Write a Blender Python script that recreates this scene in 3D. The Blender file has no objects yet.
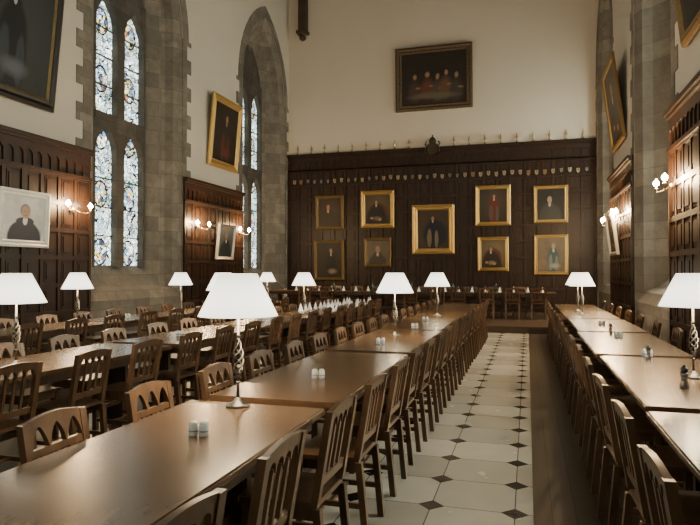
import bpy, bmesh, math, random
from mathutils import Vector, Matrix
random.seed(7)
scene = bpy.context.scene
COL = scene.collection
XL, XR, YB, YF, ZT = -8.48, 2.15, 21.0, -3.5, 12.5

# ------------------------------------------------------------ materials
def base_mat(name):
    m = bpy.data.materials.new(name); m.use_nodes = True
    nt = m.node_tree
    b = nt.nodes["Principled BSDF"]
    return m, nt, b
def N(nt, t, **kw):
    n = nt.nodes.new(t)
    for k, v in kw.items(): setattr(n, k, v)
    return n
def math_n(nt, op, a, b=None, c=None):
    n = nt.nodes.new("ShaderNodeMath"); n.operation = op
    for i, v in enumerate((a, b, c)):
        if v is None: continue
        if isinstance(v, (int, float)): n.inputs[i].default_value = v
        else: nt.links.new(v, n.inputs[i])
    return n.outputs[0]
def mixc(nt, fac, a, b):
    n = nt.nodes.new("ShaderNodeMix"); n.data_type = 'RGBA'
    for s, v in ((n.inputs[0], fac), (n.inputs[6], a), (n.inputs[7], b)):
        if isinstance(v, (int, float)): s.default_value = v
        elif isinstance(v, tuple): s.default_value = (*v[:3], 1)
        else: nt.links.new(v, s)
    return n.outputs[2]
def plain(name, col, rough=0.5, metal=0.0, var=0.12, scale=30, emit=None, es=0, bump=0.0):
    m, nt, b = base_mat(name)
    tc = N(nt, "ShaderNodeTexCoord"); no = N(nt, "ShaderNodeTexNoise")
    no.inputs["Scale"].default_value = scale; no.inputs["Detail"].default_value = 4
    nt.links.new(tc.outputs["Object"], no.inputs["Vector"])
    d = tuple(c*(1-var) for c in col); l = tuple(min(1, c*(1+var)) for c in col)
    nt.links.new(mixc(nt, no.outputs["Fac"], d, l), b.inputs["Base Color"])
    b.inputs["Roughness"].default_value = rough; b.inputs["Metallic"].default_value = metal
    if emit:
        b.inputs["Emission Color"].default_value = (*emit, 1); b.inputs["Emission Strength"].default_value = es
    if bump:
        bp = N(nt, "ShaderNodeBump"); bp.inputs["Strength"].default_value = bump; bp.inputs["Distance"].default_value = .02
        nt.links.new(no.outputs["Fac"], bp.inputs["Height"]); nt.links.new(bp.outputs[0], b.inputs["Normal"])
    return m
def wood(name, dark, light, rough=0.35, sc=(14, 1.5, 14), rnd=0.25, contrast=2.2, bump=.12, spec=.5, rv=.1):
    m, nt, b = base_mat(name)
    tc = N(nt, "ShaderNodeTexCoord"); mp = N(nt, "ShaderNodeMapping")
    mp.inputs["Scale"].default_value = sc
    nt.links.new(tc.outputs["Object"], mp.inputs["Vector"])
    oi = N(nt, "ShaderNodeObjectInfo")
    no = N(nt, "ShaderNodeTexNoise", noise_dimensions='4D'); no.inputs["Scale"].default_value = 1.6
    no.inputs["Detail"].default_value = 7; no.inputs["Distortion"].default_value = 0.6
    nt.links.new(mp.outputs[0], no.inputs["Vector"])
    nt.links.new(math_n(nt, 'MULTIPLY', oi.outputs["Random"], 13.0), no.inputs["W"])
    f = math_n(nt, 'MULTIPLY_ADD', no.outputs["Fac"], contrast, .5-contrast/2)
    cl = N(nt, "ShaderNodeClamp"); nt.links.new(f, cl.inputs[0])
    c = mixc(nt, cl.outputs[0], dark, light)
    hs = N(nt, "ShaderNodeHueSaturation")
    nt.links.new(math_n(nt, 'MULTIPLY_ADD', oi.outputs["Random"], rnd*2, 1-rnd), hs.inputs["Value"])
    nt.links.new(c, hs.inputs["Color"]); nt.links.new(hs.outputs[0], b.inputs["Base Color"])
    nt.links.new(math_n(nt, 'MULTIPLY_ADD', no.outputs["Fac"], rv, rough-rv/2), b.inputs["Roughness"])
    b.inputs["Specular IOR Level"].default_value = spec
    if bump:
        bp = N(nt, "ShaderNodeBump"); bp.inputs["Strength"].default_value = bump; bp.inputs["Distance"].default_value = .004
        nt.links.new(no.outputs["Fac"], bp.inputs["Height"]); nt.links.new(bp.outputs[0], b.inputs["Normal"])
    return m

M_TABLE = wood("table_oak", (.088, .050, .027), (.120, .070, .038), .245, (9, .7, 9), .08, 1.5, 0, .6, .03)
M_TLEG = wood("table_leg_oak", (.03, .016, .008), (.07, .038, .019), .4, (12, 12, 2))
M_CHAIR = wood("chair_oak", (.050, .026, .013), (.135, .073, .038), .32, (10, 10, 3), .25, 1.8)
M_WAIN = wood("wainscot_oak", (.012, .0058, .0035), (.040, .0190, .0103), .42, (9, 9, 1.2), .05, 2.0, .12, .30)
M_DAIS = wood("dais_oak", (.06, .037, .022), (.12, .078, .046), .4, (2, 14, 14), .05)
M_GOLD = plain("gilt_frame", (.58, .38, .13), .38, .75, .3, 40, bump=.6)
M_DGOLD = plain("dull_gilt_frame", (.20, .13, .05), .45, .5, .35, 40, bump=.6)
M_CREST = plain("dark_carved_oak", (.04, .026, .015), .4, .2, .3, 40, bump=.6)
M_BLACKF = plain("black_frame", (.008, .007, .006), .35)
M_WHITEF = plain("white_painted_frame", (.85, .83, .78), .5)
M_SILVERF = plain("silver_frame", (.55, .51, .44), .35, .6)
M_BRASS = plain("aged_brass", (.42, .30, .15), .3, .9)
M_PEWTER = plain("pewter", (.20, .185, .165), .3, .9)
def shade_mat():
    m, nt, b = base_mat("lamp_shade_fabric")
    tc = N(nt, "ShaderNodeTexCoord"); sx = N(nt, "ShaderNodeSeparateXYZ"); nt.links.new(tc.outputs["Generated"], sx.inputs[0])
    no = N(nt, "ShaderNodeTexNoise"); no.inputs["Scale"].default_value = 60; nt.links.new(tc.outputs["Object"], no.inputs["Vector"])
    nt.links.new(mixc(nt, no.outputs["Fac"], (.82, .78, .70), (.9, .86, .78)), b.inputs["Base Color"])
    q = math_n(nt, 'POWER', math_n(nt, 'SUBTRACT', sx.outputs[2], .38), 2.0)
    b.inputs["Emission Color"].default_value = (1, .91, .76, 1)
    nt.links.new(math_n(nt, 'MULTIPLY_ADD', q, -4.0, 3.4), b.inputs["Emission Strength"])
    b.inputs["Roughness"].default_value = .9
    return m
M_SHADE = shade_mat()
M_BULB = plain("glowing_bulb", (1, .9, .7), .5, emit=(1, .75, .42), es=260)
M_WHITE = plain("white_china", (.8, .8, .78), .25, var=.03)
M_BLUE = plain("blue_band", (.15, .2, .4), .3)
M_NAPKIN = plain("white_linen", (.84, .86, .90), .8, var=.05, bump=.2)
M_MILL = plain("mill_body_steel", (.34, .31, .28), .2, .8)
M_MILLH = plain("dark_mill_head", (.06, .045, .035), .25)
M_CEIL = wood("ceiling_oak", (.02, .012, .008), (.07, .04, .022), .6, (1, 8, 8), .05)
M_SHR = plain("shield_red", (.17, .09, .06), .5)
M_SHB = plain("shield_cream", (.30, .26, .18), .5)
M_SHG = plain("shield_blue", (.15, .17, .18), .5)

def glassy(name):
    m, nt, b = base_mat(name)
    b.inputs["Transmission Weight"].default_value = 1; b.inputs["Roughness"].default_value = .03
    b.inputs["Base Color"].default_value = (.95, .97, .97, 1)
    return m
M_GLASSW = glassy("clear_drinking_glass")
M_BOTTLE = plain("bottle_green_glass", (.02, .05, .025), .1)

def plaster(name, col):
    m, nt, b = base_mat(name)
    tc = N(nt, "ShaderNodeTexCoord"); n1 = N(nt, "ShaderNodeTexNoise"); n1.inputs["Scale"].default_value = .5
    n1.inputs["Detail"].default_value = 8
    nt.links.new(tc.outputs["Object"], n1.inputs["Vector"])
    d = tuple(c*.86 for c in col)
    nt.links.new(mixc(nt, n1.outputs["Fac"], d, col), b.inputs["Base Color"])
    b.inputs["Roughness"].default_value = .9
    return m
M_PLAST = plaster("plaster", (.62, .565, .475))
def stone(name, k=1.0):
    m, nt, b = base_mat(name)
    tc = N(nt, "ShaderNodeTexCoord"); sx = N(nt, "ShaderNodeSeparateXYZ"); cb = N(nt, "ShaderNodeCombineXYZ")
    nt.links.new(tc.outputs["Object"], sx.inputs[0])
    nt.links.new(math_n(nt, 'ADD', sx.outputs[0], sx.outputs[1]), cb.inputs[0]); nt.links.new(sx.outputs[2], cb.inputs[1])
    br = N(nt, "ShaderNodeTexBrick")
    br.inputs["Scale"].default_value = 1; br.inputs["Brick Width"].default_value = .74; br.inputs["Row Height"].default_value = .36
    br.offset = .37; br.squash = .8
    br.inputs["Mortar Size"].default_value = .007; br.inputs["Mortar Smooth"].default_value = .4
    g = lambda r, gg, bb: (r*k, gg*k, bb*k, 1)
    br.inputs["Color1"].default_value = g(.145, .128, .103); br.inputs["Color2"].default_value = g(.24, .212, .172)
    br.inputs["Mortar"].default_value = g(.105, .092, .073)
    nt.links.new(cb.outputs[0], br.inputs["Vector"])
    no = N(nt, "ShaderNodeTexNoise"); no.inputs["Scale"].default_value = 3.2; no.inputs["Detail"].default_value = 10; no.inputs["Roughness"].default_value = .72
    nt.links.new(tc.outputs["Object"], no.inputs["Vector"])
    mr = N(nt, "ShaderNodeMapRange"); mr.inputs[1].default_value = .4; mr.inputs[2].default_value = .65
    nt.links.new(no.outputs["Fac"], mr.inputs[0])
    c = mixc(nt, math_n(nt, 'MULTIPLY', mr.outputs[0], .7), br.outputs["Color"], g(.095, .083, .066)[:3])
    nt.links.new(c, b.inputs["Base Color"]); b.inputs["Roughness"].default_value = .85
    bp = N(nt, "ShaderNodeBump"); bp.inputs["Strength"].default_value = .6; bp.inputs["Distance"].default_value = .025
    nt.links.new(no.outputs["Fac"], bp.inputs["Height"]); nt.links.new(bp.outputs[0], b.inputs["Normal"])
    return m
M_STONE = stone("ashlar_stone"); M_MULL = stone("shaded_tracery_stone", .45)  # tracery: same ashlar, colour darkened to paint in its backlit shade

def stained(name, strength, tint=(1, 1, 1)):
    m = bpy.data.materials.new(name); m.use_nodes = True; nt = m.node_tree
    for n in list(nt.nodes): nt.nodes.remove(n)
    out = N(nt, "ShaderNodeOutputMaterial"); em = N(nt, "ShaderNodeEmission")
    tc = N(nt, "ShaderNodeTexCoord")
    v = N(nt, "ShaderNodeTexVoronoi"); v.inputs["Scale"].default_value = 12
    v2 = N(nt, "ShaderNodeTexVoronoi", feature='DISTANCE_TO_EDGE'); v2.inputs["Scale"].default_value = 12
    for q in (v, v2): nt.links.new(tc.outputs["Object"], q.inputs["Vector"])
    sp = N(nt, "ShaderNodeSeparateColor"); nt.links.new(v.outputs["Color"], sp.inputs[0])
    big = N(nt, "ShaderNodeTexNoise"); big.inputs["Scale"].default_value = 2.4
    nt.links.new(tc.outputs["Object"], big.inputs["Vector"])
    def ramp(cols):
        r1 = N(nt, "ShaderNodeValToRGB"); r1.color_ramp.interpolation = 'CONSTANT'; cr = r1.color_ramp
        cr.elements[0].position = 0; cr.elements[0].color = (*cols[0][1], 1)
        cr.elements[1].position = cols[1][0]; cr.elements[1].color = (*cols[1][1], 1)
        for p, c in cols[2:]:
            e = cr.elements.new(p); e.color = (*c, 1)
        nt.links.new(sp.outputs[0], r1.inputs[0]); return r1.outputs[0]
    pale = ramp([(0, (.72, .88, .86)), (.3, (.92, .95, .88)), (.55, (.55, .76, .78)), (.72, (.80, .86, .68)), (.88, (.16, .22, .25)), (.96, (.35, .5, .38))])
    rich = ramp([(0, (.14, .25, .42)), (.18, (.85, .70, .22)), (.4, (.75, .85, .83)), (.6, (.05, .08, .11)), (.76, (.32, .14, .09)), (.84, (.82, .88, .80))])
    sx = N(nt, "ShaderNodeSeparateXYZ"); nt.links.new(tc.outputs["Object"], sx.inputs[0])
    yy = math_n(nt, 'SUBTRACT', math_n(nt, 'ABSOLUTE', sx.outputs[1]), .5)
    zz = math_n(nt, 'MULTIPLY', math_n(nt, 'SUBTRACT', math_n(nt, 'FRACT', math_n(nt, 'DIVIDE', sx.outputs[2], 1.3)), .5), 1.3)
    rr = math_n(nt, 'SQRT', math_n(nt, 'ADD', math_n(nt, 'POWER', math_n(nt, 'MULTIPLY', yy, 1.3), 2.0), math_n(nt, 'POWER', zz, 2.0)))
    med = math_n(nt, 'LESS_THAN', rr, .27)
    ring = math_n(nt, 'LESS_THAN', math_n(nt, 'ABSOLUTE', math_n(nt, 'SUBTRACT', rr, .29)), .02)
    c = mixc(nt, med, pale, rich)
    lead = math_n(nt, 'GREATER_THAN', v2.outputs["Distance"], .08)
    c = mixc(nt, lead, (.01, .01, .012), c); c = mixc(nt, ring, c, (.01, .01, .012))
    shade = math_n(nt, 'MAXIMUM', math_n(nt, 'MULTIPLY_ADD', big.outputs["Fac"], 2.8, -.6), .25)
    mu = N(nt, "ShaderNodeMix"); mu.data_type = 'RGBA'; mu.blend_type = 'MULTIPLY'; mu.inputs[0].default_value = 1
    nt.links.new(c, mu.inputs[6]); mu.inputs[7].default_value = (*tint, 1)
    nt.links.new(mu.outputs[2], em.inputs["Color"])
    nt.links.new(math_n(nt, 'MULTIPLY', shade, strength), em.inputs["Strength"])
    nt.links.new(em.outputs[0], out.inputs[0])
    return m
M_SG = stained("stained_glass", 4.6)
M_SGB = stained("stained_glass_sunny", 40, (1, .95, .88))

def floor_mat():
    m, nt, b = base_mat("hall_floor")
    tc = N(nt, "ShaderNodeTexCoord"); sx = N(nt, "ShaderNodeSeparateXYZ"); nt.links.new(tc.outputs["Object"], sx.inputs[0])
    X, Y = sx.outputs[0], sx.outputs[1]
    T = .52
    u = math_n(nt, 'DIVIDE', math_n(nt, 'ADD', X, .60), T); v = math_n(nt, 'DIVIDE', math_n(nt, 'ADD', Y, .22), T)
    fu = math_n(nt, 'ABSOLUTE', math_n(nt, 'SUBTRACT', math_n(nt, 'FRACT', math_n(nt, 'ADD', u, .5)), .5))
    fv = math_n(nt, 'ABSOLUTE', math_n(nt, 'SUBTRACT', math_n(nt, 'FRACT', math_n(nt, 'ADD', v, .5)), .5))
    dia = math_n(nt, 'LESS_THAN', math_n(nt, 'ADD', fu, fv), .165)
    gr = math_n(nt, 'LESS_THAN', math_n(nt, 'MINIMUM', fu, fv), .007)
    cb = N(nt, "ShaderNodeCombineXYZ")
    nt.links.new(math_n(nt, 'FLOOR', u), cb.inputs[0]); nt.links.new(math_n(nt, 'FLOOR', v), cb.inputs[1])
    wn = N(nt, "ShaderNodeTexWhiteNoise", noise_dimensions='2D'); nt.links.new(cb.outputs[0], wn.inputs["Vector"])
    no = N(nt, "ShaderNodeTexNoise"); no.inputs["Scale"].default_value = 4; no.inputs["Detail"].default_value = 9
    nt.links.new(tc.outputs["Object"], no.inputs["Vector"])
    st = mixc(nt, wn.outputs["Value"], (.50, .47, .40), (.74, .71, .62))
    st = mixc(nt, math_n(nt, 'MULTIPLY', no.outputs["Fac"], .5), st, (.36, .33, .275))
    st = mixc(nt, gr, st, (.13, .11, .09)); st = mixc(nt, dia, st, (.012, .011, .010))
    pb = math_n(nt, 'DIVIDE', X, .14)
    wb = N(nt, "ShaderNodeTexWhiteNoise", noise_dimensions='1D'); nt.links.new(math_n(nt, 'FLOOR', pb), wb.inputs["W"])
    mp = N(nt, "ShaderNodeMapping"); mp.inputs["Scale"].default_value = (22, 1.0, 1); nt.links.new(tc.outputs["Object"], mp.inputs[0])
    n2 = N(nt, "ShaderNodeTexNoise"); n2.inputs["Scale"].default_value = 2; n2.inputs["Detail"].default_value = 6
    nt.links.new(mp.outputs[0], n2.inputs["Vector"])
    wd = mixc(nt, n2.outputs["Fac"], (.055, .038, .025), (.15, .108, .074))
    wd = mixc(nt, math_n(nt, 'MULTIPLY', wb.outputs["Value"], .65), wd, (.048, .034, .022))
    wd = mixc(nt, math_n(nt, 'LESS_THAN', math_n(nt, 'FRACT', pb), .04), wd, (.008, .006, .004))
    inm = math_n(nt, 'MULTIPLY', math_n(nt, 'LESS_THAN', X, .03), math_n(nt, 'GREATER_THAN', X, -1.42))
    c = mixc(nt, inm, wd, st)
    nt.links.new(c, b.inputs["Base Color"])
    rs = math_n(nt, 'MULTIPLY', math_n(nt, 'MULTIPLY', no.outputs["Fac"], .2), inm)
    nt.links.new(math_n(nt, 'ADD', rs, math_n(nt, 'MULTIPLY_ADD', inm, -.22, .36)), b.inputs["Roughness"])
    return m
M_FLOOR = floor_mat()

def portrait(name, bg=(.03, .022, .015), robe=(.02, .015, .015), skin=(.34, .19, .12), hair=(.05, .035, .02), collar=(.4, .35, .28), accent=None, fy=.70, fr=.085, full=False, fx=.5, chair=None, hands=True, sharp=.12, lap=None, glow=None):
    m, nt, b = base_mat(name)
    tc = N(nt, "ShaderNodeTexCoord")
    no = N(nt, "ShaderNodeTexNoise"); no.inputs["Scale"].default_value = 3.2; no.inputs["Detail"].default_value = 5
    nt.links.new(tc.outputs["Generated"], no.inputs["Vector"])
    add = N(nt, "ShaderNodeVectorMath", operation='MULTIPLY_ADD')
    add.inputs[1].default_value = (.05, 0, .05)
    nt.links.new(no.outputs["Color"], add.inputs[0]); nt.links.new(tc.outputs["Generated"], add.inputs[2])
    def ell(cx, cy, rx, ry, soft=None):
        soft = sharp if soft is None else soft
        s = N(nt, "ShaderNodeVectorMath", operation='SUBTRACT'); s.inputs[1].default_value = (cx+.025, 0, cy+.025)
        nt.links.new(add.outputs[0], s.inputs[0])
        k = N(nt, "ShaderNodeVectorMath", operation='MULTIPLY'); k.inputs[1].default_value = (1/rx, 0, 1/ry)
        nt.links.new(s.outputs[0], k.inputs[0])
        l = N(nt, "ShaderNodeVectorMath", operation='LENGTH'); nt.links.new(k.outputs[0], l.inputs[0])
        mr = N(nt, "ShaderNodeMapRange"); mr.inputs[1].default_value = 1+soft; mr.inputs[2].default_value = 1-soft
        nt.links.new(l.outputs["Value"], mr.inputs[0]); return mr.outputs[0]
    c = mixc(nt, no.outputs["Fac"], tuple(x*.55 for x in bg), tuple(min(1, x*1.5) for x in bg))
    if glow: c = mixc(nt, ell(1-fx, .62, .42, .36, .8), c, glow)
    if chair: c = mixc(nt, ell(fx+.08, .38, .36, .34), c, chair)
    if full: c = mixc(nt, ell(fx, .33, .2, .42), c, robe)
    else: c = mixc(nt, ell(fx+(.5-fx)*.4, .06, .40, fy-fr*1.9), c, robe)
    c = mixc(nt, ell(fx, fy-fr*1.7, fr*1.8, fr*.8), c, robe)
    if accent:
        c = mixc(nt, ell(fx-.10, .27, .07, .24), c, accent); c = mixc(nt, ell(fx+.12, .25, .06, .22), c, accent)
    if lap: c = mixc(nt, ell(fx+.05, .18, .15, .07, .5), c, lap)
    c = mixc(nt, ell(fx, fy-fr*1.5, fr*.5, fr*.85), c, collar)
    c = mixc(nt, ell(fx, fy+fr*.35, fr*1.05, fr*1.25), c, hair)
    c = mixc(nt, ell(fx+fr*.08, fy, fr*.8, fr*1.15), c, skin)
    dk = tuple(x*.4 for x in skin)
    c = mixc(nt, ell(fx-fr*.25, fy+fr*.15, fr*.15, fr*.1, .4), c, dk)
    c = mixc(nt, ell(fx+fr*.42, fy+fr*.15, fr*.15, fr*.1, .4), c, dk)
    c = mixc(nt, ell(fx+fr*.1, fy-fr*.6, fr*.24, fr*.07, .4), c, dk)
    if hands and not full:
        c = mixc(nt, ell(fx-.16, .2, .06, .04), c, skin); c = mixc(nt, ell(fx+.15, .15, .06, .045), c, skin)
    nt.links.new(c, b.inputs["Base Color"]); b.inputs["Roughness"].default_value = .5
    b.inputs["Specular IOR Level"].default_value = .3
    return m

# ------------------------------------------------------------ mesh helpers
def obj_bm(name, bm, mats, parent=None, smooth=False):
    bmesh.ops.recalc_face_normals(bm, faces=bm.faces)
    me = bpy.data.meshes.new(name); bm.to_mesh(me); bm.free()
    for mm in mats: me.materials.append(mm)
    if smooth:
        for p in me.polygons: p.use_smooth = True
    o = bpy.data.objects.new(name, me); COL.objects.link(o)
    if parent: o.parent = parent
    return o
def empty(name, label, cat, group=None, loc=(0, 0, 0)):
    o = bpy.data.objects.new(name, None); COL.objects.link(o); o.empty_display_size = .1
    o.location = loc; o["label"] = label; o["category"] = cat
    if group: o["group"] = group
    return o
def box(bm, x0, x1, y0, y1, z0, z1, mi=0, f=None):
    ps = [(x0, y0, z0), (x1, y0, z0), (x1, y1, z0), (x0, y1, z0), (x0, y0, z1), (x1, y0, z1), (x1, y1, z1), (x0, y1, z1)]
    if f: ps = [f(*p) for p in ps]
    v = [bm.verts.new(p) for p in ps]
    for q in ((0, 3, 2, 1), (4, 5, 6, 7), (0, 1, 5, 4), (1, 2, 6, 5), (2, 3, 7, 6), (3, 0, 4, 7)):
        fc = bm.faces.new([v[i] for i in q]); fc.material_index = mi
def lathe(bm, prof, n=20, cx=0, cy=0, mi=0, mat4=None):
    rings = []
    for r, z in prof:
        if r < 1e-5: vs = [bm.verts.new((cx, cy, z))]
        else: vs = [bm.verts.new((cx+r*math.cos(2*math.pi*i/n), cy+r*math.sin(2*math.pi*i/n), z)) for i in range(n)]
        rings.append(vs)
    for a, b in zip(rings, rings[1:]):
        for i in range(n):
            j = (i+1) % n
            if len(a) == 1 and len(b) == 1: continue
            if len(a) == 1: fc = bm.faces.new((a[0], b[i], b[j]))
            elif len(b) == 1: fc = bm.faces.new((a[i], a[j], b[0]))
            else: fc = bm.faces.new((a[i], a[j], b[j], b[i]))
            fc.material_index = mi; fc.smooth = True
    if mat4:
        allv = [v for r in rings for v in r]; bmesh.ops.transform(bm, matrix=mat4, verts=allv)
def sweep(bm, pts, r, n=8, mi=0):
    pts = [Vector(p) for p in pts]; rings = []
    for i, p in enumerate(pts):
        t = (pts[min(i+1, len(pts)-1)]-pts[max(i-1, 0)]).normalized()
        up = Vector((0, 0, 1)) if abs(t.z) < .9 else Vector((1, 0, 0))
        a = t.cross(up).normalized(); b = t.cross(a)
        rings.append([bm.verts.new(p+a*r*math.cos(2*math.pi*k/n)+b*r*math.sin(2*math.pi*k/n)) for k in range(n)])
    for a, b in zip(rings, rings[1:]):
        for k in range(n):
            fc = bm.faces.new((a[k], a[(k+1) % n], b[(k+1) % n], b[k])); fc.material_index = mi; fc.smooth = True
    bm.faces.new(rings[0]).material_index = mi; bm.faces.new(rings[-1]).material_index = mi
def strip(bm, ys, zl, zh, f, t0, t1, mi=0):
    L = []
    for y in ys:
        a, b = zl(y), zh(y)
        L.append([bm.verts.new(f(y, a, t0)), bm.verts.new(f(y, b, t0)), bm.verts.new(f(y, b, t1)), bm.verts.new(f(y, a, t1))])
    for p, q in zip(L, L[1:]):
        for k in range(4):
            bm.faces.new((p[k], p[(k+1) % 4], q[(k+1) % 4], q[k])).material_index = mi
    bm.faces.new(L[0]).material_index = mi; bm.faces.new(L[-1]).material_index = mi
def clone(root, loc, rz=0, label=None, name=None):
    n = root.copy(); COL.objects.link(n); n.location = loc; n.rotation_euler = (root.rotation_euler[0], root.rotation_euler[1], rz)
    if label: n["label"] = label
    def rec(src, dst):
        for c in src.children:
            k = c.copy(); k.parent = dst; COL.objects.link(k); rec(c, k)
    rec(root, n); return n
def struct(o): o["kind"] = "structure"; return o

# ------------------------------------------------------------ room shell
def arch(y0, y1, z0, zs, za, n=10):
    a = (y1-y0)/2; h = za-zs; R = (a*a+h*h)/(2*a); c = (y0+y1)/2
    am = math.acos((R-a)/R)
    pts = [(y0, z0)]
    for i in range(n+1):
        th = math.pi-am*i/n
        pts.append((c+(R-a)+R*math.cos(th), zs+R*math.sin(th)))
    for i in range(n-1, -1, -1):
        th = am*i/n
        pts.append((c-(R-a)+R*math.cos(th), zs+R*math.sin(th)))
    pts.append((y1, z0)); return pts
WINS = [(3.45, 6.85), (10.35, 13.75), (17.2, 20.6)]
wn_i = [0]
def side_wall(name, x, s):
    bm = bmesh.new()
    def quad(ps, mi):
        bm.faces.new([bm.verts.new(p) for p in ps]).material_index = mi
    ycur = YF
    for (a, b) in WINS:
        quad([(x, ycur, 0), (x, a, 0), (x, a, ZT), (x, ycur, ZT)], 0)
        quad([(x, a, 0), (x, b, 0), (x, b, .9), (x, a, .9)], 1)
        o = arch(a, b, .9, 7.5, 10.1)
        g = arch(a+.8, b-.8, 1.65, 7.6, 9.3)
        for p, q in zip(o[1:-2], o[2:-1]):
            quad([(x, p[0], p[1]), (x, q[0], q[1]), (x, q[0], ZT), (x, p[0], ZT)], 0)
        xg = x+s*.72
        for i in range(len(o)):
            j = (i+1) % len(o)
            mid = lambda k, f: (o[k][0]*(1-f)+g[k][0]*f, o[k][1]*(1-f)+g[k][1]*f)
            A, B = mid(i, .28), mid(j, .28); A2, B2 = mid(i, .38), mid(j, .38)
            x1 = x+s*.12; x2 = x+s*.30
            seq = [((x, *o[i]), (x, *o[j])), ((x1, *A), (x1, *B)), ((x2, *A2), (x2, *B2)), ((xg, *g[i]), (xg, *g[j]))]
            for (p, q), (r, t) in zip(seq, seq[1:]): quad([p, q, t, r], 1)
        xq = x-s*.015
        z = .9; k = 0
        while z < 7.5:
            w = .22 if k % 2 else .42; z1 = min(z+.36, 7.5)
            box(bm, min(x, xq), max(x, xq), a-w, a, z, z1, 1)
            box(bm, min(x, xq), max(x, xq), b, b+min(w, YB-b-.01), z, z1, 1)
            z = z1; k += 1
        oo = arch(a-.3, b+.3, .9, 7.5, 10.5)
        for p, q, r, t in zip(o[1:-2], o[2:-1], oo[1:-2], oo[2:-1]):
            quad([(xq, *p), (xq, *q), (xq, *t), (xq, *r)], 1)
            quad([(x, *r), (x, *t), (xq, *t), (xq, *r)], 1)
        wn_i[0] += 1
        wb = bmesh.new()
        c = (a+b)/2
        vs = [wb.verts.new((0, p[0]-c, p[1])) for p in g]
        wb.faces.new(vs)
        gl = obj_bm("window_%d" % wn_i[0], wb, [M_SG if (s < 0 and a > 5) else M_SGB])
        gl.location = (xg-s*.01, c, 0); struct(gl)
        mb = bmesh.new()
        x0, x1 = (.0, .16) if s < 0 else (-.16, 0)
        box(mb, x0, x1, -.13, .13, 1.6, 9.0)
        box(mb, x0, x1, -.94, -.86, 1.6, 8.0); box(mb, x0, x1, .86, .94, 1.6, 8.0)
        ff = lambda y, z, t: (t, y, z)
        RR = 2.056
        def outline(y):
            return 7.6+math.sqrt(max(0, RR*RR-(abs(y)+RR-.9)**2))-.03
        for cc in (-.495, .495):
            ys = [cc-.38+.76*i/16 for i in range(17)]
            def head(y, cc=cc):
                u = abs(y-cc)/.38; return math.sqrt(max(0, 1-u))*.62
            strip(mb, ys, lambda y: 4.15+head(y), lambda y: 4.98, ff, x0, x1)
            strip(mb, ys, lambda y: min(7.05+head(y), outline(y)-.01), outline, ff, x0, x1)
        box(mb, x0-.02, x1+.02, -.9, .9, 4.9, 5.05)
        for zz in (2.3, 2.95, 3.6, 5.7, 6.35, 7.0):
            box(mb, x0*.3, x1*.3, -.88, .88, zz, zz+.025, 1)
        fr = obj_bm("mullion", mb, [M_MULL, M_BLACKF], gl)
        ycur = b
    quad([(x, ycur, 0), (x, YB, 0), (x, YB, ZT), (x, ycur, ZT)], 0)
    return struct(obj_bm(name, bm, [M_PLAST, M_STONE]))
side_wall("wall_left", XL, -1); side_wall("wall_right", XR, 1)
bm = bmesh.new(); box(bm, XL-.1, XR+.1, YB, YB+.2, 0, ZT); struct(obj_bm("wall_back", bm, [M_PLAST]))
bm = bmesh.new(); box(bm, XL-.1, XR+.1, YF-.2, YF, 0, ZT); struct(obj_bm("wall_front", bm, [M_PLAST]))
bm = bmesh.new(); box(bm, XL-1, XR+1, YF-.2, YB+.2, -.1, 0); struct(obj_bm("floor", bm, [M_FLOOR]))
bm = bmesh.new(); box(bm, XL-.1, XR+.1, YF-.2, YB+.2, ZT, ZT+.2)
for y in (0.2, 8.6, 15.5):
    box(bm, XL, XR, y-.2, y+.2, ZT-.45, ZT)
struct(obj_bm("ceiling", bm, [M_CEIL]))
wb = bmesh.new(); wb.faces.new([wb.verts.new((p[0], 0, p[1])) for p in arch(-2.6, 2.6, 3.5, 7.5, 10.8)])
w7 = obj_bm("window_7", wb, [stained("west_fill_glow", 6, (1, .92, .80))]); w7.location = ((XL+XR)/2, YF+.03, 0); struct(w7)  # unseen glowing west window, added as fill light towards the far wall

# ------------------------------------------------------------ wainscot
def wainscot(name, L, H, f, z0=0., cols=None, rows=4, dp=.12, carved=True, rd=.09):
    bm = bmesh.new(); cols = cols or max(2, round(L/.40))
    box(bm, 0, L, 0.005, .04, z0, H, f=f)
    box(bm, 0, L, .04, .10, z0, z0+.22, f=f)
    top = H-.12
    fz = top-(.5 if carved else .1)
    for i in range(cols+1):
        u = L*i/cols
        wdt = .04 if i % 4 else .055
        box(bm, max(0, u-wdt), min(L, u+wdt), .04, rd-.004 if i % 4 else rd+.008, z0+.22, fz, f=f)
    zs = [z0+.22+(fz-z0-.22)*k/rows for k in range(rows+1)]
    for z in zs: box(bm, 0, L, .04, rd, z-.04, z+.04, f=f)
    for i in range(cols):
        u0, u1 = L*i/cols+.07, L*(i+1)/cols-.07
        for k in range(rows):
            a, b = zs[k]+.07, zs[k+1]-.07
            box(bm, u0, u1, .04, .050, a, b, f=f)
            box(bm, u0+.04, u1-.04, .050, .064, a+.045, b-.045, f=f)
    box(bm, 0, L, .04, .09, fz, fz+.06, f=f)
    if carved:
        n = cols*2
        for i in range(n):
            c = L*(i+.5)/n; hw = L/n*.5
            ys = [c-hw+2*hw*j/8 for j in range(9)]
            strip(bm, ys, lambda y: fz+.2+.15*math.sqrt(max(0, 1-(abs(y-c)/hw)**2)), lambda y: top, lambda y, z, t: f(y, t, z), .04, .062)
            box(bm, c-hw-.015 if i else 0, c-hw+.02, .04, .068, fz+.06, fz+.3, f=f)
    box(bm, 0, L, .0, dp-.015, top, top+.05, f=f); box(bm, 0, L, .0, dp+.02, top+.05, H, f=f)
    return struct(obj_bm(name, bm, [M_WAIN]))
tn = 0
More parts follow.
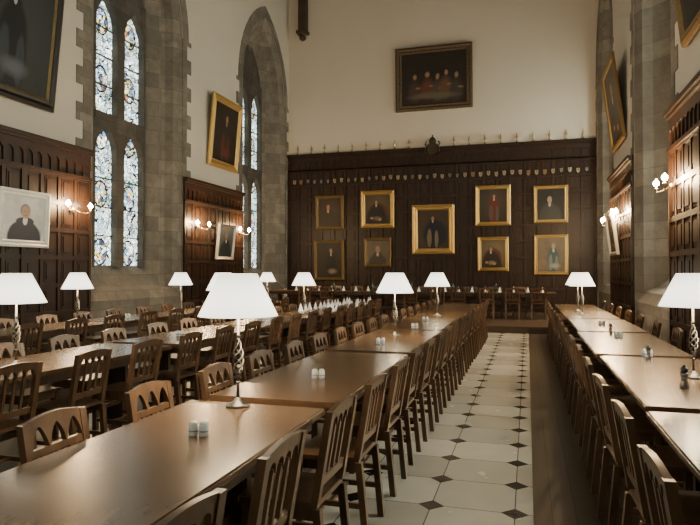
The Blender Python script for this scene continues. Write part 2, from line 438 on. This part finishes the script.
for (a, b) in ((YF, 3.4), (6.9, 10.3), (13.8, 17.15)):
    tn += 1; wainscot("trim_%d" % tn, b-a, 3.94, lambda u, d, z, a=a: (XL+d, a+u, z), rows=6, rd=.068)
    tn += 1; wainscot("trim_%d" % tn, b-a, 3.94, lambda u, d, z, a=a: (XR-d, a+u, z), rows=6, rd=.068)
tn += 1
wainscot("trim_%d" % tn, XR-XL, 5.8, lambda u, d, z: (XL+u, YB-d, z), z0=.17, cols=24, rows=9)
for px_, zb in ((-7.85, 9.95), (1.62, 10.7)):
    tn += 1; bm = bmesh.new()
    box(bm, px_-.14, px_+.14, YB-.3, YB, zb+.35, ZT)
    box(bm, px_-.2, px_+.2, YB-.36, YB, zb+.25, zb+.35)
    pts = [(.02, 0), (.1, .04), (.13, .12), (.09, .16), (.15, .22), (.18, .26)]
    lathe(bm, [(0.0, zb-.05)]+[(r, zb+z) for r, z in pts]+[(0, zb+.27)], 12, px_, YB-.18)
    struct(obj_bm("trim_%d" % tn, bm, [M_CEIL]))
bm = bmesh.new(); box(bm, XL+.01, XR-.01, 15.5, YB-.01, 0.0, .17); box(bm, XL+.01, XR-.01, 15.44, 15.5, .13, .17)
d = obj_bm("dais", bm, [M_DAIS]); d["label"] = "low wooden platform step across the hall end"; d["category"] = "platform"

# ------------------------------------------------------------ paintings
def painting(loc, w, h, rz, tilt, fm, fw, cm, label, name="framed_painting", depth=.07, inner=None, ik=4):
    root = empty(name, label, "painting", None, loc); root.rotation_euler = (tilt, 0, rz)
    bm = bmesh.new()
    prof = [(0, 0), (0, -depth*.7), (fw*.3, -depth), (fw*.55, -depth*.65), (fw*.8, -depth*.8), (fw, -depth*.45), (fw, 0)]
    R = []
    for off, y in prof:
        R.append([bm.verts.new(p) for p in ((-w/2+off, y, off), (w/2-off, y, off), (w/2-off, y, h-off), (-w/2+off, y, h-off))])
    for k, (a, b) in enumerate(zip(R, R[1:])):
        for i in range(4):
            bm.faces.new((a[i], a[(i+1) % 4], b[(i+1) % 4], b[i])).material_index = 1 if (inner and k >= ik) else 0
    obj_bm("frame", bm, [fm, inner or fm], root)
    bm = bmesh.new(); e = fw*.9
    bm.faces.new([bm.verts.new(p) for p in ((-w/2+e, -depth*.4, e), (w/2-e, -depth*.4, e), (w/2-e, -depth*.4, h-e), (-w/2+e, -depth*.4, h-e))])
    obj_bm("canvas", bm, [cm], root)
    bm = bmesh.new(); box(bm, -w/2+.01, w/2-.01, -.018, 0, .01, h-.01); obj_bm("backing", bm, [M_BLACKF], root)
    return root
YW = YB-.105
specs = [
 (-6.82, 3.64, 1.07, 1.23, M_DGOLD, .12, dict(bg=(.02, .014, .009), robe=(.035, .022, .014), hair=(.03, .02, .015), fx=.42, fy=.68, hands=False, glow=(.055, .035, .02)), "dark gilt-framed portrait of a person in brown robes"),
 (-5.05, 3.71, 1.20, 1.31, M_GOLD, .15, dict(bg=(.04, .03, .018), robe=(.015, .012, .01), collar=(.4, .35, .28), fx=.44, fy=.72, fr=.065, chair=(.09, .028, .016), lap=(.14, .10, .07), glow=(.10, .075, .045)), "gilt-framed portrait of a seated person in dark coat"),
 (-1.09, 3.72, 1.15, 1.34, M_GOLD, .13, dict(bg=(.025, .018, .012), robe=(.10, .02, .012), accent=(.07, .06, .045), full=True, fy=.76, fr=.055, fx=.53, glow=(.055, .042, .028)), "gilt-framed portrait of a person in dark red robes"),
 (.745, 3.71, 1.06, 1.21, M_GOLD, .11, dict(bg=(.014, .012, .011), robe=(.035, .034, .03), collar=(.35, .3, .24), fx=.45, fy=.62, fr=.085, hands=False, hair=(.18, .16, .14)), "gilt-framed portrait of a person in grey clothes"),
 (-3.09, 2.965, 1.45, 1.69, M_GOLD, .19, dict(bg=(.045, .03, .017), robe=(.009, .012, .022), accent=(.14, .105, .065), chair=(.012, .014, .022), full=True, fy=.77, fr=.048, fx=.48), "large gilt-framed full-length portrait in blue robes"),
 (-6.84, 1.93, 1.14, 1.45, M_DGOLD, .11, dict(bg=(.025, .018, .012), robe=(.010, .009, .009), collar=(.45, .4, .34), hair=(.18, .16, .13), fx=.57, fy=.74, fr=.058, lap=(.2, .16, .11), full=True), "gilt-framed portrait of a person with white bands"),
 (-5.05, 2.19, .98, 1.03, M_DGOLD, .11, dict(bg=(.12, .10, .07), robe=(.05, .042, .035), fr=.115, fy=.60, hair=(.2, .18, .15), hands=False), "small gilt-framed portrait of a grey-haired person"),
 (-1.09, 2.10, 1.01, 1.14, M_GOLD, .12, dict(bg=(.075, .055, .03), robe=(.024, .016, .011), collar=(.4, .35, .28), fx=.40, fy=.67, fr=.07, chair=(.10, .035, .02), lap=(.2, .15, .085), glow=(.16, .125, .07)), "gilt-framed portrait of a seated person in a brown coat"),
 (.745, 2.06, 1.06, 1.31, M_GOLD, .11, dict(bg=(.14, .10, .065), robe=(.045, .08, .068), hair=(.16, .14, .11), fr=.075, fx=.58, fy=.74, lap=(.26, .24, .2), full=True, accent=(.15, .15, .13)), "gilt-framed portrait of a person in a grey-green suit"),
]
for i, (x, z, w, h, fm, fw, kw, lab) in enumerate(specs):
    painting((x, YW, z-h/2), w, h, 0, math.radians(1.5), fm, fw, portrait("portrait_oil_%d" % i, **kw), lab)
def group_scene():
    m, nt, b = base_mat("dark_banquet_oil")
    tc = N(nt, "ShaderNodeTexCoord")
    no = N(nt, "ShaderNodeTexNoise"); no.inputs["Scale"].default_value = 3; no.inputs["Detail"].default_value = 5
    ad = N(nt, "ShaderNodeVectorMath", operation='MULTIPLY_ADD'); ad.inputs[1].default_value = (.08, 0, .08)
    nt.links.new(tc.outputs["Generated"], no.inputs["Vector"])
    nt.links.new(no.outputs["Color"], ad.inputs[0]); nt.links.new(tc.outputs["Generated"], ad.inputs[2])
    def ell(cx, cy, rx, ry, soft=.35):
        s = N(nt, "ShaderNodeVectorMath", operation='SUBTRACT'); s.inputs[1].default_value = (cx+.04, 0, cy+.04)
        nt.links.new(ad.outputs[0], s.inputs[0])
        k = N(nt, "ShaderNodeVectorMath", operation='MULTIPLY'); k.inputs[1].default_value = (1/rx, 0, 1/ry)
        nt.links.new(s.outputs[0], k.inputs[0])
        l = N(nt, "ShaderNodeVectorMath", operation='LENGTH'); nt.links.new(k.outputs[0], l.inputs[0])
        mr = N(nt, "ShaderNodeMapRange"); mr.inputs[1].default_value = 1+soft; mr.inputs[2].default_value = 1-soft
        nt.links.new(l.outputs["Value"], mr.inputs[0]); return mr.outputs[0]
    c = mixc(nt, no.outputs["Fac"], (.005, .004, .004), (.03, .019, .012))
    for (x, y, col) in ((.22, .42, (.05, .028, .018)), (.40, .45, (.09, .03, .018)), (.55, .40, (.06, .045, .03)), (.68, .46, (.10, .045, .025)), (.84, .40, (.04, .03, .022))):
        c = mixc(nt, ell(x, y-.16, .09, .2), c, col)
        c = mixc(nt, ell(x, y+.12, .026, .05), c, (.26, .15, .09))
        c = mixc(nt, ell(x+.06, y-.1, .04, .02), c, (.20, .11, .06))
    c = mixc(nt, ell(.5, .16, .34, .06), c, (.10, .08, .055))
    nt.links.new(c, b.inputs["Base Color"]); b.inputs["Roughness"].default_value = .5
    return m
painting((-3.08, YB-.01, 7.10), 2.66, 2.2, 0, math.radians(2), plain("carved_dark_frame", (.10, .07, .04), .4, .3, .6, 12, bump=1), .22, group_scene(), "large dark-framed oil painting of figures on plaster wall", depth=.1)
painting((XL+.03, 8.30, 4.45), 1.95, 2.35, math.radians(90), math.radians(6), M_BLACKF, .2,
         portrait("full_length_oil", bg=(.018, .02, .02), robe=(.007, .007, .008), accent=(.03, .036, .045), collar=(.35, .35, .35), full=True, fy=.80, fr=.045, fx=.45, lap=(.09, .10, .12), glow=(.035, .04, .04)), "large black-framed full-length portrait in academic gown", inner=M_DGOLD)
painting((XL+.03, 15.85, 4.48), 1.75, 2.0, math.radians(90), math.radians(5), M_GOLD, .2,
         portrait("red_gown_oil", bg=(.02, .013, .009), robe=(.025, .015, .011), accent=(.08, .02, .013), collar=(.25, .2, .15), full=True, fy=.75, fr=.055, lap=(.09, .03, .018)), "gilt-framed portrait in red gown leaning from plaster wall")
painting((XL+.13, 8.50, 1.93), 1.12, .98, math.radians(90), math.radians(2), M_WHITEF, .12,
         portrait("modern_suit_portrait", bg=(.64, .64, .61), robe=(.05, .055, .07), skin=(.45, .27, .19), hair=(.22, .21, .20), collar=(.8, .8, .85), fy=.64, fr=.12, fx=.52, hands=False, sharp=.05), "white-framed modern portrait of a person in grey suit")
painting((XL+.13, 15.75, 1.86), 1.0, 1.0, math.radians(90), math.radians(6), M_SILVERF, .08,
         portrait("silver_frame_portrait", bg=(.13, .12, .10), robe=(.03, .03, .03), hair=(.25, .23, .2), collar=(.6, .6, .58), fy=.66, hands=False), "small silver-framed portrait hung on oak panelling")
painting((XR-.03, 15.6, 4.5), 1.9, 1.95, math.radians(-90), math.radians(7), M_DGOLD, .14,
         portrait("right_wall_oil", bg=(.07, .055, .035), robe=(.035, .025, .02)), "gilt-framed portrait leaning out from plaster wall", inner=M_GOLD)
painting((XR-.03, 8.4, 4.6), 1.9, 2.3, math.radians(-90), math.radians(7), M_DGOLD, .16,
         portrait("right_wall_oil_b", bg=(.04, .032, .025), robe=(.015, .015, .015)), "large dull gilt-framed portrait above oak panelling")
painting((XR-.13, 15.6, 1.9), 1.2, 1.05, math.radians(-90), math.radians(7), M_SILVERF, .08,
         portrait("right_wall_small", bg=(.14, .12, .09), robe=(.03, .03, .03)), "silver-framed portrait hung on oak panelling")

def shield(mi_mat, k=1.0):
    root = empty("carved_shield", "small muted carved heraldic shield on dark oak panelling", "shield", "heraldic shields along the panelling")
    bm = bmesh.new()
    ys = [(-.055+.11*i/10)*k for i in range(11)]
    strip(bm, ys, lambda y: -.085*k*math.sqrt(max(0, 1-(abs(y)/(.055*k))**1.6))+.0, lambda y: .065*k, lambda y, z, t: (y, t, z), -.03, 0)
    obj_bm("shield_plate", bm, [mi_mat], root)
    bm = bmesh.new(); box(bm, -.04*k, .04*k, -.036, -.03, .0, .02); box(bm, -.01, .01, -.036, -.03, -.055*k, .055*k)
    obj_bm("shield_charge", bm, [M_DGOLD], root); return root
protos = [shield(M_SHB), shield(M_SHR, 1.15), shield(M_SHG, .85)]
for i in range(40):
    x = XL+.3+i*(XR-XL-.6)/39; loc = (x, YB-.105, 4.80+random.uniform(-.03, .03))
    if i < 3: protos[i].location = loc
    else: clone(protos[random.choice((0, 0, 0, 1, 2))], loc)
bm = bmesh.new()
lathe(bm, [(0, 0), (.05, 0), (.05, .03), (.02, .05), (.015, .12), (.035, .15), (.04, .19), (.02, .24), (.012, .3), (0, .36)], 10)
fin = obj_bm("finial", bm, [M_BRASS]); fin["label"] = "slim turned finial on top of oak panelling"; fin["category"] = "ornament"; fin["group"] = "finials along the panelling"
for i in range(20):
    x = XL+.4+i*(XR-XL-.8)/19
    if abs(x+3.1) < .35: continue
    if i == 0: fin.location = (x, YB-.07, 5.8)
    else:
        k = fin.copy(); COL.objects.link(k); k.location = (x, YB-.07, 5.8)
root = empty("coat_of_arms", "dark carved crowned coat of arms atop oak panelling", "carving", None, (-3.1, YB-.18, 5.5))
bm = bmesh.new(); ys = [-.17+.34*i/16 for i in range(17)]
strip(bm, ys, lambda y: .02+.14*(1-math.sqrt(max(0, 1-(y/.17)**2))), lambda y: .42+.04*math.cos(y*20), lambda y, z, t: (y, t, z), -.06, 0)
obj_bm("shield", bm, [M_CREST], root)
bm = bmesh.new(); lathe(bm, [(.12, .44), (.13, .5), (.10, .56), (.05, .62), (0.02, .64), (.03, .68), (0, .72)], 12); lathe(bm, [(0, .44), (.12, .44)], 12)
obj_bm("crown", bm, [M_CREST], root)
bm = bmesh.new()
for s in (-1, 1): sweep(bm, [(s*.17, -.03, .05), (s*.25, -.03, .12), (s*.23, -.03, .24), (s*.19, -.03, .3), (s*.25, -.03, .4), (s*.2, -.03, .48)], .03)
obj_bm("scroll_supporters", bm, [M_CREST], root)

# ------------------------------------------------------------ tables
def make_table(L=2.16, W=.83):
    root = empty("dining_table", "long polished oak refectory table on trestle legs", "table", "refectory tables in the hall")
    bm = bmesh.new(); box(bm, -W/2, W/2, -L/2, L/2, .71, .75)
    bmesh.ops.bevel(bm, geom=bm.edges[:], offset=.008, segments=2, affect='EDGES')
    obj_bm("tabletop", bm, [M_TABLE], root)
    bm = bmesh.new()
    for x in (-W/2+.06, W/2-.085): box(bm, x, x+.025, -L/2+.08, L/2-.08, .64, .71)
    for y in (-L/2+.08, L/2-.105): box(bm, -W/2+.085, W/2-.085, y, y+.025, .64, .71)
    obj_bm("apron", bm, [M_TLEG], root)
    for y in (-L/2+.3, L/2-.3):
        bm = bmesh.new()
        box(bm, -.12, .12, y-.035, y+.035, 0, .07)
        strip(bm, [-.1+.2*i/8 for i in range(9)], lambda u: .07, lambda u: .64, lambda u, z, t: (u*(1-.45*math.sin(math.pi*(z-.07)/.57)), t, z), y-.025, y+.025)
        box(bm, -.12, .12, y-.035, y+.035, .6, .71)
        for sgn in (-1, 1): box(bm, sgn*.06-.02, sgn*.06+.02, y-.03, y+.03, .07, .6)
        obj_bm("trestle_leg", bm, [M_TLEG], root)
    bm = bmesh.new(); box(bm, -.03, .03, -L/2+.3, L/2-.3, .2, .27)
    obj_bm("stretcher", bm, [M_TLEG], root)
    return root
AX, BX, CX, DX = -1.475, -3.9, -6.3, 1.03
PIT = 2.28
T0 = make_table(); T0.location = (AX-.01, 2.12, 0)
for k in range(1, 6): clone(T0, (AX+(.02, .01, -.015, .015, 0)[k-1], 2.14+PIT*k, 0))
for k in range(1, 6): clone(T0, (BX+(.0, .02, -.02, .015, 0)[k-1], 2.12+PIT*k, 0))
for k in range(2, 6): clone(T0, (CX, 2.12+PIT*k, 0))
for k in range(0, 6): clone(T0, (DX+(0, .015, -.015, .015, 0, 0)[k], 2.55+PIT*k, 0))
for x in (-6.9, -4.7, -2.5, -.3): clone(T0, (x, 18.3, .17), math.radians(90), "long oak high table on the raised platform")

# ------------------------------------------------------------ chairs
def sh(y, z, t): return (-.165-(z-.45)*.17-t, y, z)
def back_geo(bm):
    ys = [-.2+.4*i/32 for i in range(33)]
    op = .3/4
    def low(y):
        if abs(y) >= .15: return .785
        u = ((y+.15) % op)/op; u = abs(u-.5)*2
        return .785+.05*math.sqrt(max(0, 1-u**1.8))
    strip(bm, ys, low, lambda y: .868+.022*math.cos(math.pi*y/.4)+.0, sh, -.003, .022)
    for i in range(1, 4):
        y = -.15+op*i
        box(bm, 0, 1, y-.011, y+.011, .55, .80, f=lambda a, b, c: sh(b, c, .002+.014*a))
    box(bm, 0, 1, -.17, .17, .52, .565, f=lambda a, b, c: sh(b, c, .02*a))
    for s in (-1, 1):
        box(bm, 0, 1, s*.182-.021, s*.182+.021, .45, .872, f=lambda a, b, c: sh(b, c, -.006+.034*a))
def arcade_geo(bm):
    ys = [-.2+.4*i/48 for i in range(49)]
    op = .33/3
    def low(y):
        if abs(y) >= .165: return .72
        u = ((y+.165) % op)/op; u = abs(u-.5)*2
        if u > .84: return .72
        return .745+.072*(1-(u/.84)**1.7)
    strip(bm, ys, low, lambda y: .838+.026*math.cos(math.pi*y/.4), sh, -.003, .022)
    box(bm, 0, 1, -.17, .17, .69, .722, f=lambda a, b, c: sh(b, c, .022*a))
    box(bm, 0, 1, -.17, .17, .52, .56, f=lambda a, b, c: sh(b, c, .02*a))
    for i in (-1, 0, 1):
        box(bm, 0, 1, i*.09-.012, i*.09+.012, .55, .70, f=lambda a, b, c: sh(b, c, .002+.014*a))
    for s in (-1, 1):
        box(bm, 0, 1, s*.182-.021, s*.182+.021, .45, .84, f=lambda a, b, c: sh(b, c, -.006+.034*a))
def seat_geo(bm):
    pts = [(-.185, -.19), (.19, -.215), (.205, -.2), (.205, .2), (.19, .215), (-.185, .19)]
    lo = [bm.verts.new((x, y, .43)) for x, y in pts]; hi = [bm.verts.new((x, y, .455)) for x, y in pts]
    bm.faces.new(lo); bm.faces.new(hi)
    for i in range(6): bm.faces.new((lo[i], lo[(i+1) % 6], hi[(i+1) % 6], hi[i]))
    box(bm, -.17, .18, -.185, -.165, .37, .43); box(bm, -.17, .18, .165, .185, .37, .43); box(bm, .16, .18, -.165, .165, .37, .43)
def leg_geo(bm, i):
    s = -1 if i % 2 else 1
    if i < 2:
        box(bm, .15, .188, s*.18-.019, s*.18+.019, 0, .43)
    else:
        f = lambda x, y, z: (x-(.45-z)*.10, y, z)
        box(bm, -.2, -.163, s*.182-.02, s*.182+.02, 0, .43, f=f)
def str_geo(bm):
    for s in (-1, 1): box(bm, -.2, .16, s*.18-.01, s*.18+.01, .17, .2)
    box(bm, -.02, 0, -.175, .175, .175, .195)
    box(bm, .16, .178, -.165, .165, .27, .30)
LBL = {0: "dark oak dining chair with tall slatted back", 1: "dark oak dining chair with low pointed-arch arcaded back"}
GEO = {0: back_geo, 1: arcade_geo}
def make_chair(v):
    root = empty("dining_chair", LBL[v], "chair", "dining chairs along the tables")
    bm = bmesh.new(); seat_geo(bm); obj_bm("seat", bm, [M_CHAIR], root)
    bm = bmesh.new(); GEO[v](bm); obj_bm("backrest", bm, [M_CHAIR], root)
    for i in range(4):
        bm = bmesh.new(); leg_geo(bm, i); obj_bm("leg", bm, [M_CHAIR], root)
    bm = bmesh.new(); str_geo(bm); obj_bm("stretcher", bm, [M_CHAIR], root)
    return root
def make_far(v):
    bm = bmesh.new(); seat_geo(bm); GEO[v](bm); str_geo(bm)
    for i in range(4): leg_geo(bm, i)
    o = obj_bm("dining_chair", bm, [M_CHAIR])
    o["label"] = LBL[v]; o["category"] = "chair"; o["group"] = "dining chairs along the tables"
    return o
near = {}; far = {}
def chair(x, y, z, rz, v=0):
    rz += random.uniform(-.035, .035); x += random.uniform(-.008, .008)
    if y < 10.5:
        if v not in near:
            near[v] = make_chair(v); near[v].location = (x, y, z); near[v].rotation_euler = (0, 0, rz)
        else: clone(near[v], (x, y, z), rz)
    else:
        if v not in far:
            far[v] = make_far(v); far[v].location = (x, y, z); far[v].rotation_euler = (0, 0, rz)
        else:
            k = far[v].copy(); COL.objects.link(k); k.location = (x, y, z); k.rotation_euler = (0, 0, rz)
OFF = .375
def row(cx, side, y0, y1, st, v=0):
    y = y0
    while y < y1:
        chair(cx+side*OFF, y+random.uniform(-.02, .02), 0, math.pi if side > 0 else 0, v); y += st
row(AX, 1, 1.40, 14.4, .70)
row(AX, -1, 1.60, 14.4, .74, 1)
row(BX, 1, 3.3, 14.4, .74); row(BX, -1, 3.6, 14.4, .78, 1)
row(CX, 1, 5.9, 14.4, .80); row(CX, -1, 5.9, 14.4, .80, 1)
row(DX, -1, 1.45, 14.7, .80); row(DX, 1, 3.2, 14.7, 1.14, 1)
for x in (-6.6, -5.9, -3.3, -2.5, -1.9, -1.1, -.4, .3): chair(x, 18.3-OFF, .17, math.pi/2)
for i in range(10):
    chair(-6.7+i*.72, 18.3+OFF, .17, -math.pi/2)

# ------------------------------------------------------------ lamps
def make_lamp():
    root = empty("table_lamp", "twisted metal table lamp with lit white conical shade", "lamp", "table lamps on the dining tables")
    bm = bmesh.new(); lathe(bm, [(0, 0), (.065, 0), (.068, .008), (.05, .016), (.03, .024), (.02, .04), (.012, .05), (0, .05)], 28)
    obj_bm("lamp_base", bm, [M_PEWTER], root)
    bm = bmesh.new()
    lathe(bm, [(0, .05), (.01, .05), (.008, .12), (.016, .13), (.008, .14), (0, .14)], 12)
    for k in range(4):
        sweep(bm, [(((.004+.026*math.sin(math.pi*s/24)**1.2)*math.cos(k*math.pi/2+2*math.pi*1.25*s/24)), ((.004+.026*math.sin(math.pi*s/24)**1.2)*math.sin(k*math.pi/2+2*math.pi*1.25*s/24)), .14+.24*s/24) for s in range(25)], .0046, 6)
    lathe(bm, [(0, .38), (.008, .38), (.016, .39), (.008, .40), (.007, .53), (.0, .53)], 12)
    obj_bm("twisted_stem", bm, [M_PEWTER], root)
    bm = bmesh.new(); lathe(bm, [(.222, .505), (.105, .74), (.102, .74), (.218, .506)], 40)
    obj_bm("lamp_shade", bm, [M_SHADE], root)
    bm = bmesh.new(); lathe(bm, [(0, .53), (.015, .535), (.028, .56), (.03, .585), (.018, .61), (0, .617)], 12)
    obj_bm("bulb", bm, [M_BULB], root)
    ld = bpy.data.lights.new("lamp_glow", 'POINT'); ld.energy = 22; ld.color = (1, .78, .50); ld.shadow_soft_size = .04
    lo = bpy.data.objects.new("lamp_glow", ld); COL.objects.link(lo); lo.parent = root; lo.location = (0, 0, .66)
    return root
lp = make_lamp(); lp.location = (-1.56, 3.12, .75)
for p in ((-1.5, 7.06), (-1.49, 10.5), (BX, 3.92), (BX, 7.35), (BX, 10.42), (CX, 7.44), (CX, 10.2), (CX, 14.2), (1.13, 4.85), (.92, 11.4), (.92, 12.35)):
    clone(lp, (p[0], p[1], .75), random.uniform(0, 6))

# ------------------------------------------------------------ sconces
def sconce(loc, rz, sp=.3, en=60):
    root = empty("wall_sconce", "twin-arm brass wall light with glowing candle bulbs on panelling", "wall light", "wall sconces on the panelling", loc); root.rotation_euler = (0, 0, rz)
    bm = bmesh.new(); lathe(bm, [(0, 0), (.06, 0), (.06, .012), (.03, .03), (0, .035)], 20, mat4=Matrix.Rotation(math.radians(90), 4, 'X'))
    obj_bm("back_plate", bm, [M_BRASS], root)
    for s in (-1, 1):
        bm = bmesh.new()
        sweep(bm, [(0, -.03, 0), (s*sp*.25, -.1, -.05), (s*sp*.6, -.15, -.06), (s*sp*.9, -.16, -.04), (s*sp, -.16, 0)], .007)
        lathe(bm, [(0, 0), (.035, .004), (.03, .012), (.012, .02), (.012, .04), (0, .04)], 12, s*sp, -.16)
        obj_bm("arm", bm, [M_BRASS], root)
        bm = bmesh.new(); lathe(bm, [(0, .04), (.02, .045), (.042, .075), (.04, .10), (.022, .13), (0, .155)], 16, s*sp, -.16)
        obj_bm("bulb", bm, [M_BULB], root)
    ld = bpy.data.lights.new("sconce_glow", 'POINT'); ld.energy = en; ld.color = (1, .64, .32); ld.shadow_soft_size = .08
    lo = bpy.data.objects.new("sconce_glow", ld); COL.objects.link(lo); lo.parent = root; lo.location = (0, -.22, .12)
for y in (9.75, 14.4, 16.85): sconce((XL+.1, y, 2.70), math.radians(90), en=150)
for y in (9.9, 14.9, 16.85): sconce((XR-.1, y, 2.76), math.radians(-90), en=200)

# ------------------------------------------------------------ small table things
def make_shaker():
    root = empty("salt_shaker", "small white china shaker with thin blue band", "salt shaker", "shakers on the tables")
    bm = bmesh.new(); lathe(bm, [(0, 0), (.02, 0), (.022, .004), (.022, .05), (.018, .054), (0, .054)], 20)
    obj_bm("body", bm, [M_WHITE], root)
    bm = bmesh.new(); lathe(bm, [(.0222, .02), (.0226, .02), (.0226, .026), (.0222, .026)], 20); obj_bm("band", bm, [M_BLUE], root)
    bm = bmesh.new(); lathe(bm, [(.019, .053), (.019, .060), (.012, .065), (0, .067)], 16); obj_bm("cap", bm, [M_WHITE], root)
    return root
s0 = make_shaker(); first = True
for (x, y) in ((-1.45, 2.50), (-1.42, 4.08), (-1.47, 6.2), (-1.45, 8.1), (-1.5, 9.3), (BX, 4.9), (BX, 6.3), (BX, 8.6), (CX, 8.6), (1.02, 5.95), (1.0, 7.6), (1.0, 9.2)):
    for dx, dy in ((-.024, 0), (.024, .008)):
        if first: s0.location = (x+dx, y+dy, .75); first = False
        else: clone(s0, (x+dx, y+dy, .75), random.uniform(0, 3))
def make_mill():
    root = empty("pepper_mill", "small turned metal pepper mill with dark head", "pepper mill", "pepper mills on the tables")
    bm = bmesh.new(); lathe(bm, [(0, 0), (.028, 0), (.03, .01), (.02, .04), (.018, .07), (.027, .095), (.024, .1), (0, .1)], 18); obj_bm("body", bm, [M_MILL], root)
    bm = bmesh.new(); lathe(bm, [(0, .1), (.022, .102), (.026, .12), (.018, .138), (.006, .142), (.009, .15), (0, .157)], 18); obj_bm("head", bm, [M_MILLH], root)
    return root
ml = make_mill(); ml.location = (.97, 4.39, .75)
for x, y in ((1.0, 5.78), (.98, 8.1)):
    k = clone(ml, (x, y, .75)); k.scale = (.8, .8, .8)
bm = bmesh.new()
n = 10; tip = bm.verts.new((0, 0, .16)); ring = []
for i in range(n):
    r = .055 if i % 2 else .036; ring.append(bm.verts.new((r*math.cos(2*math.pi*i/n), r*math.sin(2*math.pi*i/n), 0)))
for i in range(n): bm.faces.new((ring[i], ring[(i+1) % n], tip))
bm.faces.new(ring)
nk = obj_bm("folded_napkin", bm, [M_NAPKIN]); nk["label"] = "white linen napkin folded into an upright cone"; nk["category"] = "napkin"; nk["group"] = "folded napkins on the laid table"
first = True
y = 10.95
while y < 14.4:
    for dx in (-.27, .27):
        p = (BX+dx+random.uniform(-.03, .03), y+random.uniform(-.04, .04), .75)
        if first: nk.location = p; first = False
        else:
            k = nk.copy(); COL.objects.link(k); k.location = p; k.rotation_euler = (0, 0, random.uniform(0, 3)); s = random.uniform(.8, 1.1); k.scale = (s, s, s)
    y += .28
bm = bmesh.new(); lathe(bm, [(0, 0), (.032, 0), (.03, .004), (.005, .01), (.004, .08), (.02, .1), (.034, .13), (.03, .18), (.028, .18), (.031, .13), (.018, .104), (0, .1)], 14)
wg = obj_bm("wine_glass", bm, [M_GLASSW]); wg["label"] = "clear stemmed wine glass on the high table"; wg["category"] = "glass"; wg["group"] = "glasses on the high table"
bm = bmesh.new(); lathe(bm, [(0, 0), (.037, 0), (.038, .01), (.038, .17), (.03, .2), (.014, .23), (.013, .29), (.016, .29), (.016, .3), (0, .3)], 14)
bt = obj_bm("wine_bottle", bm, [M_BOTTLE]); bt["label"] = "dark green glass bottle on the high table"; bt["category"] = "bottle"; bt["group"] = "bottles on the high table"
for i in range(18):
    p = (-6.8+i*.4, 18.2+(i % 2)*.14, .92)
    if i == 0: wg.location = p
    else:
        k = wg.copy(); COL.objects.link(k); k.location = p
for i in range(5):
    p = (-5.9+i*1.25, 18.5, .92)
    if i == 0: bt.location = p
    else:
        k = bt.copy(); COL.objects.link(k); k.location = p
for i in range(20):
    k = nk.copy(); COL.objects.link(k); k.location = (-7.0+i*.39, 18.03, .92); k["group"] = "folded napkins on the high table"

# ------------------------------------------------------------ world + camera
w = bpy.data.worlds.new("world"); scene.world = w; w.use_nodes = True
w.node_tree.nodes["Background"].inputs[0].default_value = (.55, .6, .7, 1); w.node_tree.nodes["Background"].inputs[1].default_value = .3
cd = bpy.data.cameras.new("camera"); cam = bpy.data.objects.new("camera", cd); COL.objects.link(cam)
cam.location = (0, 0, 1.5); cam.rotation_euler = (math.radians(90.89), 0, math.radians(16.2))
cd.sensor_width = 36; cd.lens = 610/700*36; cd.clip_start = .05
scene.camera = cam
